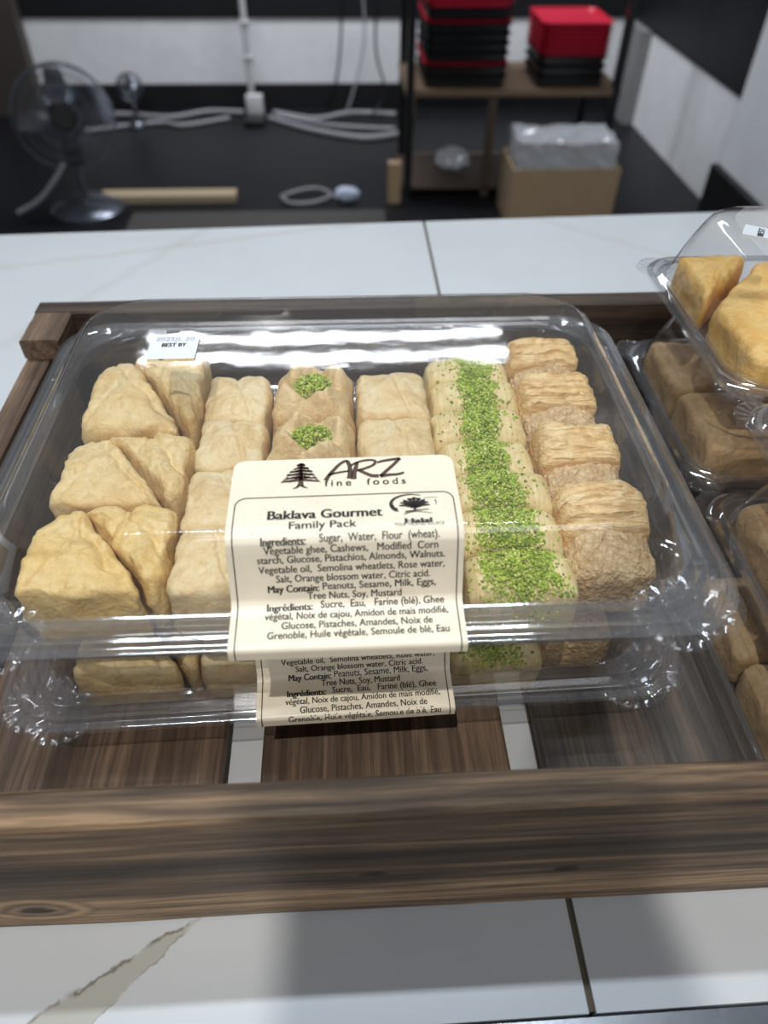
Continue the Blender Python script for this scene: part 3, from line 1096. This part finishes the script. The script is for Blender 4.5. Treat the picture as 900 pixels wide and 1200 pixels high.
def sprinkle(objs, spine, n, seed, name, label):
    bt = bvh_of(objs)
    ys = [s[1] for s in spine]

    def fn(r):
        y = r.uniform(min(ys), max(ys))
        for (a, b) in zip(spine, spine[1:]):
            if a[1] >= y >= b[1]:
                q = (a[1] - y) / (a[1] - b[1])
                xc, hw = a[0] + (b[0] - a[0]) * q, a[2] + (b[2] - a[2]) * q
                break
        hw *= 1 + .30 * noise.noise(Vector((y * 130, 0, seed)))
        xc += .003 * noise.noise(Vector((y * 90, 4, seed)))
        g = r.gauss(0, .5) if r.random() < .5 else r.uniform(-1, 1)
        if r.random() < .035: g = r.uniform(-2.2, 2.2)
        if abs(g) > 2.4: return None
        x = xc + hw * g
        hit = bt.ray_cast(Vector((x, y, .4)), Vector((0, 0, -1)))
        if hit[0] is None: return None
        heap = .0038 * max(0, 1 - g * g) * (.6 + .6 * noise.noise(Vector((x * 200, y * 200, seed))))
        return hit[0] + Vector((0, 0, .0003 + max(0, heap) * r.random()))
    mb = granules(n, fn, seed)
    o = mb.build(name, M['pist'], None, smooth=False)
    tag(o, label, 'pistachio', None, 'stuff')
    return o


sprinkle(fingers, [(.0735, .3780, .0105), (.0730, .345, .0100), (.0705, .318, .0095), (.0690, .295, .0095), (.0690, .265, .0115), (.0710, .238, .0140), (.0735, .1925, .0175)], 13000, 5,
         'crushed_pistachio', 'bright green crushed pistachio strewn along the file of pastry fingers')


def walnut(w_, d_, h, seed, x, y, z, label, lean=.0, group=None):
    """ground-walnut slab with folded flaky sheets over its top and back"""
    t = empty('walnut_baklava', (x, y, z), (random.Random(seed).random() - .5) * .08)
    tag(t, label, 'baklava', group)
    poly = [(-w_ / 2, -d_ / 2), (w_ / 2, -d_ / 2), (w_ / 2, d_ * .28), (-w_ / 2, d_ * .28)]

    def exn(p, q):
        k = min(1, p.z / h)
        q.y += lean * k
        q += noise.noise_vector(p * 330 + Vector((seed, 0, 0))) * .0011 * min(1, p.z / .004)
        q.z -= .006 * k * max(0, -p.y / (d_ / 2)) * 1.0
        return q
    puffy(poly, h * .80, .009, .009, .0015, seed, .0020, N=110, extra=exn, rings=10).build('walnut_filling', M['nut'], t, auto=None)
    poly2 = [(-w_ / 2 - .0006, -d_ * .10), (w_ / 2 + .0006, -d_ * .10), (w_ / 2 + .0004, d_ / 2), (-w_ / 2 - .0004, d_ / 2)]

    def exp_(p, q):
        k = min(1, p.z / h)
        q.y += lean * k
        if p.z > h * .45:
            wob = noise.noise(Vector((p.x * 60, p.y * 40, seed))) * 2.2
            q.z += .0008 * math.sin(p.y * 1300 + wob * 2) * k + .0022 * noise.noise(Vector((p.x * 45, p.y * 190, seed))) * k
            q.y += .0008 * math.cos(p.y * 1300 + wob * 2) * k
        q.z -= .009 * k * max(0, (-p.y + d_ * .15) / (d_ / 2)) ** 1.3
        # open below: the sheet wraps top and back only
        if p.y < 0 and p.z < h * .62:
            q.y = min(.0 + p.y * .2 + lean * k, q.y + .02) if False else q.y + (h * .62 - p.z) * .55
        return q
    puffy(poly2, h, .0055, .0075, .0012, seed + 3, .0016, N=120, extra=exp_, rings=16).build('phyllo_sheets', M['flaky'], t, auto=None)
    return t


WY = [(.3500, .3860), (.3030, .3490), (.2560, .3020), (.2050, .2550)]
for i, (a, b) in enumerate(WY):
    walnut(.0405, b - a, .0395, 80 + i, .1170 + .0005 * i, (a + b) / 2, zU,
           '%s flaky walnut baklava along the right wall of the upper container' % ['rearmost', 'second from the back', 'second from the front', 'front'][i], .002, 'walnut baklava in the upper container')

# lower container: the front row is what shows below the upper one
zL = LOWER[2] + PZ + .0004
dL = Vector((LOWER[0] - UPPER[0], LOWER[1] - UPPER[1], 0))


def lowpt(x, y):
    p = Matrix.Rotation(LOWROT, 2) @ Vector((x - UPPER[0], y - UPPER[1]))
    return p.x + LOWER[0], p.y + LOWER[1]


for k, (poly, h, sd, lb_) in enumerate(tri_def[4:]):
    triangle([lowpt(*p) for p in poly], .034, sd + 50, ['big front baklava triangle at the left in the lower container', 'narrow front baklava triangle in the lower container, right of the big one'][k], zL, 'baklava triangles in the lower container')
for k, xx in enumerate((-.0637, .0238)):
    s = square(.036, .038, .034, 130 + k)
    tag(s, ['front pale baklava square in the lower container, left of the label', 'front pale baklava square behind the label of the lower container'][k], 'baklava')
    X, Y = lowpt(xx, .2190)
    place(s, X, Y, zL, LOWROT)
lf = []
for k, yy in enumerate((.2080, .2350)):
    o = finger(.049, .0262, .0340, 140 + k)
    tag(o, ['front rolled pastry finger in the lower container, right of the label', 'second rolled pastry finger in the lower container, behind the front one'][k], 'baklava')
    X, Y = lowpt(.0705, yy)
    place(o, X, Y, zL, LOWROT)
    lf.append(o)
X, Y = lowpt(.069, .246); X2, Y2 = lowpt(.0690, .1940)
sprinkle(lf, [(X, Y, .011), (X2, Y2, .015)], 3000, 8, 'crushed_pistachio', 'green crushed pistachio on the fingers in the lower container')
X, Y = lowpt(.1175, .2300)
walnut(.0405, .048, .0385, 95, X, Y, zL, 'front walnut baklava at the right in the lower container', .002)

# ------------------------------------------------------------------ small pastry containers on the right
RW, RD, RR, RB, RL = .190, .152, .022, .0168, .0430
RLIDP = [(.0, RB - .003), (.0, RB - .0002), (.0012, RB + .0012), (.0035, RB + .0013), (.0048, RB + .0002), (.0066, RB + .0014), (.0084, RB + .0014)]
RLIDW = [(.0084, RB + .0014), (.0090, RB + .004), (.0150, RB + .026), (.0185, RB + .036), (.0200, RB + .0395), (.0225, RB + .0415), (.0260, RB + RL - .0004), (.030, RB + RL)]
RTUB = [(.0008, RB - .0032), (.0012, RB - .001), (.0045, RB - .001), (.0070, RB + .0002), (.0085, RB - .0012), (.0096, RB - .004), (.0118, .0025), (.0140, .0006), (.017, .0002)]


def small_container(loc, label, rot=0.0):
    t = empty('pastry_container', loc, rot)
    tag(t, label, 'container')
    tub = shell(RTUB, RW, RD, RR).build('base', M['small_tub'], t)
    lid = shell(RLIDW, RW, RD, RR, dome=.0004).build('lid', M['small_lid'], t)
    shell(RLIDP, RW, RD, RR, fill_last=False).build('rim', M['small_rim'], lid)
    for sx in (-1, 1):
        for yy in (.010, RD - .010):
            tab_mesh(sx * (RW / 2 - .010), yy, .0130, RB - .0012, 7, .0004).build('tab', M['tab'], lid)
    return t


RX = .187 + RW / 2
rear_y, front_y = .2850, .1285
stack = [(rear_y, .0131, 'bottom clear pastry container of the rear stack, almost hidden on the crate slats', 'brownp'),
         (rear_y, .0733, 'clear container of brown-green pastry below the golden one in the rear stack', 'olive'),
         (rear_y, .1335, 'top clear container of golden pastry in the rear stack, overhanging the crate back', 'gold'),
         (front_y, .0131, 'lowest clear container of olive pastry in the front stack, at the crate front', 'olive'),
         (front_y, .0733, 'middle clear container of brown pastry in the front stack', 'brownp'),
         (front_y, .1335, 'top clear container of the front stack, its corner cut by the picture edge', 'brownp')]
r1 = None
for (yy, zz, lb_, mt) in stack:
    if yy == rear_y and zz < .05: continue
    c = small_container((RX, yy, zz), lb_)
    if mt == 'gold': r1 = c
sp_ = random.Random(12)
small_defs = [('gold', rear_y, .1335, .0270, 'golden'), ('olive', rear_y, .0733, .0275, 'brown-green'), ('olive', front_y, .0131, .027, 'olive'), ('brownp', front_y, .0733, .027, 'brown'), ('brownp', front_y, .1335, .026, 'dark brown')]
where = {(.1335, rear_y): 'top rear small container', (.0733, rear_y): 'second rear small container', (.0131, front_y): 'lowest front small container', (.0733, front_y): 'middle front small container', (.1335, front_y): 'top front small container'}
# small bottom rear container that carries the rear stack
small_container((RX, rear_y, .0131), 'bottom clear pastry container of the rear stack, on the crate slats')
for (mt, yy, zz, h, colr) in small_defs:
    x0, x1 = RX - RW / 2 + .0155, RX + RW / 2 - .0200
    y0, y1 = yy + .0185, yy + RD - .0165
    xm, xm2, ym = x0 + .036, x0 + .058, (y0 + y1) / 2
    if mt == 'gold':
        polys = [([(x0 + .001, y0 + .064), (x0 + .048, y1), (x0 + .001, y1)], 'rear-left golden pastry piece'),
                 ([(x0 + .003, y0 + .001), (x0 + .077, y0 + .001), (x0 + .077, y1 - .003), (x0 + .053, y1 - .003), (x0 + .003, y0 + .057)], 'big front golden pastry piece'),
                 ([(x0 + .0795, y0), (x0 + .116, y0), (x0 + .116, y1), (x0 + .0795, y1)], 'middle golden pastry piece'),
                 ([(x0 + .1180, y0), (x1, y0), (x1, y1), (x0 + .1180, y1)], 'rightmost golden pastry piece')]
    else:
        polys = [([(x0, y0), (x0 + .049, y0), (x0 + .049, ym - .001), (x0, ym - .001)], 'front-left %s pastry piece' % colr),
                 ([(x0, ym + .001), (x0 + .049, ym + .001), (x0 + .049, y1), (x0, y1)], 'rear-left %s pastry piece' % colr),
                 ([(x0 + .051, y0), (x0 + .100, y0), (x0 + .100, ym - .001), (x0 + .051, ym - .001)], 'front-middle %s pastry piece' % colr),
                 ([(x0 + .051, ym + .001), (x0 + .100, ym + .001), (x0 + .100, y1), (x0 + .051, y1)], 'rear-middle %s pastry piece' % colr)]
    for q, (poly, nm) in enumerate(polys):
        pl_, cx, cy = local(poly)
        o = puffy(pl_, h - .0015 * (q % 2), .006, .0065, .0020, 200 + q + int(zz * 1000) + int(yy * 100), .0016, N=100, bulge=.0003).build('pastry_piece', M[mt], None, auto=None)
        tag(o, nm + ' in the ' + where[(zz, yy)], 'pastry')
        place(o, cx, cy, zz + PZ + .0003)
sticker(r1, .2245 - RX, .3735 - rear_y, RB + RL + .0010, .0135, .0190, 1.05, [('BEST', .0046, -.0060, .0050, -.001, M['ink'], .00015)])

# ------------------------------------------------------------------ things behind the counter
M['fan_metal'] = plain('dark_fan_metal', (.16, .175, .21), .25, Metallic=.8)
M['fan_dark'] = plain('black_fan_plastic', (.008, .008, .009), .8)
M['fan_blade'] = plain('dark_fan_blade', (.035, .037, .045), .35)
M['white_pl'] = plain('white_plastic', (.55, .55, .56), .4)
M['grey_cable'] = plain('grey_cable', (.28, .28, .30), .5)
M['card'] = plain('brown_cardboard', (.36, .25, .15), .8, .1, 60)
M['red'] = plain('red_plastic', (.55, .015, .045), .4)
M['black_pl'] = plain('black_plastic', (.010, .010, .011), .35)
M['tan_wood'] = plain('pale_wood', (.40, .31, .20), .7)
M['shelf_wood'] = plain('shelf_wood', (.14, .09, .055), .6)
M['brown_wood'] = plain('brown_wood_post', (.07, .045, .03), .6)
M['bluewhite'] = plain('blue_white_paper', (.45, .50, .62), .6)


def smooth3(pts, n=8):
    P = [Vector(p) for p in pts]
    P = [P[0]] + P + [P[-1]]
    out = []
    for i in range(1, len(P) - 2):
        for k in range(n):
            s = k / n
            out.append(.5 * (2 * P[i] + (P[i + 1] - P[i - 1]) * s + (2 * P[i - 1] - 5 * P[i] + 4 * P[i + 1] - P[i + 2]) * s * s + (3 * P[i] - P[i - 1] - 3 * P[i + 1] + P[i + 2]) * s ** 3))
    out.append(P[-2])
    return out


def fan(loc, R, aim, label, base_r):
    t = empty('floor_fan', loc)
    tag(t, label, 'fan')
    cz = loc[2]
    head = Vector((0, 0, R + .17 - .0))
    q = Vector(aim).to_track_quat('Z', 'Y').to_matrix().to_4x4()
    H = Matrix.Translation(head) @ q
    MB().lathe([(base_r, 0), (base_r, .012), (base_r * .85, .03), (base_r * .3, .045), (.03, .05)], 36).build('base', M['fan_metal'], t)
    back = H @ Vector((0, 0, -.10))
    MB().tube([Vector((0, 0, .04)), Vector((0, 0, .12)), Vector((back.x * .6, back.y * .6, back.z * .7)), back], .017, 12).build('neck', M['fan_metal'], t)
    if base_r > .1: MB().tube(smooth3([(-.02, -.09, .22), (-.07, -.10, .16), (-.16, -.10, .08), (-.26, -.10, .03)]), .011, 10).build('support_arm', M['grey_cable'], t)
    MB().lathe([(.02, -.16), (R * .28, -.15), (R * .33, -.10), (R * .30, -.04), (.02, -.035)], 28, H).build('motor_housing', M['fan_dark'], t)
    hub = MB().lathe([(.005, .052), (R * .24, .05), (R * .26, .03), (R * .24, .0), (.02, -.01)], 28, H).build('hub', M['fan_dark'], t)
    g = MB()
    for rr, zz in ((R, 0), (R * .99, .02), (R * .99, -.03), (R * .8, .042), (R * .55, .055), (R * .30, .06)):
        g.tube([H @ Vector((rr * math.cos(a * PI / 24), rr * math.sin(a * PI / 24), zz)) for a in range(48)], .0035 if rr > R * .97 else .0017, 6, True)
    for k in range(56):
        a = 2 * PI * k / 56
        prof = [(.30, .06), (.55, .055), (.8, .042), (.99, .02), (1.0, 0), (.99, -.03), (.8, -.07), (.5, -.09), (.3, -.095)]
        g.tube([H @ Vector((R * r * math.cos(a), R * r * math.sin(a), z)) for r, z in prof], .0012, 4)
    g.build('grille', M['fan_metal'], t)
    for k in range(4):
        b = MB()
        vs = []
        for i in range(7):
            r = R * (.22 + .70 * i / 6)
            wdt = .35 + .42 * math.sin(PI * min(1, (i + 1) / 6.5))
            for j in range(7):
                a = 2 * PI * k / 4 + wdt * (j / 6 - .5)
                vs.append(H @ Vector((r * math.cos(a), r * math.sin(a), .020 * (j / 6 - .5) * 2)))
        top = list(vs)
        n_ = H.to_3x3() @ Vector((0, 0, .002))
        fs = [(i * 7 + j, i * 7 + j + 1, (i + 1) * 7 + j + 1, (i + 1) * 7 + j) for i in range(6) for j in range(6)]
        b.add(vs, fs)
        b.add([v - n_ for v in top], [f[::-1] for f in fs])
        b.build('blade', M['fan_blade'], t)
    return t


fan((-1.10, 3.20, FZ), .190, (.30, -1, .42), 'large dark floor fan with round wire grille at the left', .155)
fan((-1.10, 4.30, FZ), .085, (.1, -1, .25), 'small dark fan standing by the white back wall', .06).scale = (.75, .75, .75)

# conduit and socket box on the back wall
t = empty('conduit_pipe', (-.50, 4.60, -.9))
tag(t, 'white vertical conduit pipe running down the back wall', 'pipe')
MB().tube([(0, -.055, 2.4), (0, -.055, .45), (0, -.055, .02)], .017, 12).build('pipe', M['white_pl'], t)
for z in (.24, .40):
    MB().box(-.026, .026, -.075, -.034, z, z + .018, .004).build('clip', M['white_pl'], t)
t = empty('socket_box', (-.475, 4.42, FZ))
tag(t, 'white socket box at the foot of the conduit pipe', 'socket box')
MB().box(-.045, .045, -.02, .03, .0, .12, .006).build('housing', M['white_pl'], t)
MB().box(-.055, .055, -.14, -.022, .0, .03, .006).build('plug', M['black_pl'], t)

rc = random.Random(21)


def cable(pts, r, label, mat='grey_cable'):
    o = MB().tube(smooth3(pts), r, 8).build('cable', M[mat])
    tag(o, label, 'cable')
    return o


Zc = FZ + .012
cable([(-.55, 4.50, Zc), (-.75, 4.52, Zc), (-.95, 4.42, Zc), (-1.25, 4.48, Zc), (-1.6, 4.40, Zc)], .012, 'pale cable along the wall, left of the conduit pipe')
cable([(-.62, 4.40, Zc), (-.85, 4.28, Zc), (-1.0, 4.33, Zc), (-1.35, 4.2, Zc)], .011, 'grey cable on the floor running toward the large fan')
cable([(-.38, 4.50, Zc), (-.15, 4.38, Zc), (.05, 4.48, Zc), (.30, 4.45, Zc)], .012, 'pale cable nearest the wall, right of the conduit pipe')
cable([(-.40, 4.40, Zc), (-.20, 4.22, Zc), (0, 4.10, Zc), (.14, 4.06, Zc), (.30, 4.12, Zc)], .014, 'thick grey cable curving in front of the conduit foot')
cable([(-.36, 4.45, Zc), (-.10, 4.28, Zc), (.12, 4.22, Zc), (.28, 4.2, Zc)], .010, 'thin grey cable between the two pale ones')
cable([(.02, 4.53, -.3), (.0, 4.50, -.6), (-.04, 4.53, -.8), (-.10, 4.55, Zc)], .006, 'thin dark cable hanging on the white wall left of the shelf', 'black_pl')
cable([(.20, 4.53, -.3), (.19, 4.50, -.6), (.24, 4.46, -.8), (.16, 4.42, Zc)], .006, 'second thin dark cable hanging beside the shelf post', 'black_pl')
cable([(.12, 4.53, -.3), (.13, 4.50, -.55), (.08, 4.46, -.75), (.02, 4.42, Zc)], .005, 'thin cable between the two hanging dark ones', 'grey_cable')
cable([(-.27, 3.30, Zc), (-.20, 3.36, Zc), (-.12, 3.38, Zc), (-.06, 3.30, Zc), (-.14, 3.22, Zc), (-.24, 3.22, Zc), (-.28, 3.30, Zc)], .007, 'small coil of grey cable on the black floor')

# plank and scraps on the floor
o = MB().box(-1.06, -.475, 3.25, 3.33, FZ, FZ + .035, .004).build('wood_plank', M['tan_wood'], smooth=False)
tag(o, 'pale wooden plank lying on the black floor beside the fan', 'plank')
M['bin_grey'] = plain('dark_grey_mat', (.05, .047, .043), .7)
o = MB().box(-.9, .17, 2.75, 3.15, FZ, FZ + .006, .001).build('floor_mat', M['bin_grey'], smooth=False)
tag(o, 'dark grey mat on the floor just behind the counter', 'mat')


def crumple(loc, r, sq, seed, name, mat, label, cat, detail=3):
    bm = bmesh.new()
    bmesh.ops.create_icosphere(bm, subdivisions=detail, radius=1)
    for v in bm.verts:
        n_ = v.co.normalized()
        k = 1 + .28 * noise.noise(n_ * 2.3 + Vector((seed, 0, 0))) + .22 * abs(noise.noise(n_ * 6 + Vector((0, seed, 0))))
        v.co = Vector((n_.x * r * k * sq[0], n_.y * r * k * sq[1], (n_.z * k * sq[2] + sq[2]) * r))
    bm.verts.index_update()
    mb = MB().add([v.co.copy() for v in bm.verts], [tuple(v.index for v in f.verts) for f in bm.faces])
    bm.free()
    o = mb.build(name, mat, None, smooth=False)
    o.location = loc
    tag(o, label, cat)
    return o


crumple((0.01, 3.255, FZ + .002), .05, (1, .7, .6), 3, 'paper_scrap', M['bluewhite'], 'crumpled blue-white paper scrap on the black floor', 'paper')
crumple((.50, 3.50, FZ + .047), .075, (1.0, .9, .6), 5, 'plastic_bag', M['wrap'], 'crumpled clear plastic bag on the floor under the shelf', 'bag')
o = MB().box(.33, .40, 4.40, 4.46, FZ, FZ + .17, .004).build('wood_block', M['card'], smooth=False)
tag(o, 'small tan wood block far back by the white wall, left of the shelf', 'block')
o = MB().box(.190, .245, 3.22, 3.27, FZ, FZ + .17, .004).build('wood_block', M['card'], smooth=False)
tag(o, 'tan upright wood block standing on the floor before the left shelf post', 'block')

# shelf rack
rack = empty('shelf_rack', (.69, 3.5, FZ))
tag(rack, 'black metal shelf rack with a wooden shelf board', 'shelf')
for x in (-.41, .44):
    for y in (-.20, .22):
        MB().box(x - .016, x + .016, y - .016, y + .016, 0, 1.5, .003).build('post', M['black_pl'], rack, smooth=False)
MB().box(-.43, .46, -.215, .235, .405, .43, .003).build('shelf_board', M['shelf_wood'], rack, smooth=False)
MB().box(-.08, -.045, -.20, -.165, 0, .404, .003).build('middle_post', M['brown_wood'], rack, smooth=False)
MB().box(-.43, .46, -.20, .235, .03, .045, .003).build('bottom_board', M['brown_wood'], rack, smooth=False)


def bento(x, y, z, w_, d_, h, mat, label, group):
    prof = [(-.012, 0), (-.006, h * .1), (0, h * .9), (.006, h * .92), (.006, h)]
    loops = [[Vector((px, py, zz)) for px, py in rrect(0, 0, w_ / 2 + i, d_ / 2 + i, .03, 4, 2)] for i, zz in prof]
    inner = [[Vector((px, py, zz)) for px, py in rrect(0, 0, w_ / 2 + i, d_ / 2 + i, .03, 4, 2)] for i, zz in ((.0, h), (-.008, h * .25), (-.02, h * .2))]
    o = MB().loft(loops + inner, True, True).build('stacking_tray', mat, None)
    o.location = (x, y, z)
    tag(o, label, 'tray', group)
    return o


z = FZ + .4305
for n_, h, mt in ((2, .0385, 'black_pl'), (1, .012, 'red'), (4, .033, 'black_pl'), (1, .012, 'red'), (1, .040, 'black_pl'), (5, .022, 'red')):
    for k in range(n_):
        bento(.505, 3.50, z, .335, .36, h - .0005, M[mt], ('black' if mt == 'black_pl' else 'red') + ' plastic tray in the taller left stack on the shelf', ('black' if mt == 'black_pl' else 'red') + ' trays of the left stack on the shelf')
        z += h
z = FZ + .4305
for n_, h, mt in ((3, .0365, 'black_pl'), (7, .0165, 'red')):
    for k in range(n_):
        bento(.940, 3.47, z, .275, .30, h - .0005, M[mt], ('black' if mt == 'black_pl' else 'bright red') + ' plastic tray in the lower right stack on the shelf', ('black' if mt == 'black_pl' else 'red') + ' trays of the right stack on the shelf')
        z += h
z = FZ + .4305

# cardboard box with a bundle of clear plastic
bx = empty('cardboard_box', (.885, 3.08, FZ))
tag(bx, 'open brown cardboard box on the floor beneath the shelf', 'box')
cb = MB()
cb.box(-.215, .215, -.13, -.124, 0, .235).box(-.215, .215, .124, .13, 0, .235).box(-.215, -.209, -.124, .124, 0, .235).box(.209, .215, -.124, .124, 0, .235).box(-.209, .209, -.124, .124, 0, .006)
cb.build('carton', M['card'], bx, smooth=False)
rb = random.Random(6)
mbw = MB()
nx, ny, nz_ = 22, 14, 10
bm = bmesh.new()
bmesh.ops.create_cube(bm, size=1)
bmesh.ops.subdivide_edges(bm, edges=list(bm.edges), cuts=11, use_grid_fill=True)
for v in bm.verts:
    p = Vector((v.co.x * .39, v.co.y * .225, (v.co.z + .5) * .32 + .008))
    d = noise.noise_vector(p * 22) * .014 + noise.noise_vector(p * 55) * .006
    v.co = p + Vector((d.x * .6, d.y * .6, d.z if p.z > .1 else 0))
bm.verts.index_update()
mbw.add([v.co.copy() for v in bm.verts], [tuple(v.index for v in f.verts) for f in bm.faces])
bm.free()
o = mbw.build('plastic_bundle', M['wrap'], None, smooth=False)
o.location = (.885, 3.08, FZ)
tag(o, 'bundle of crumpled clear plastic sticking out of the cardboard box', 'plastic')
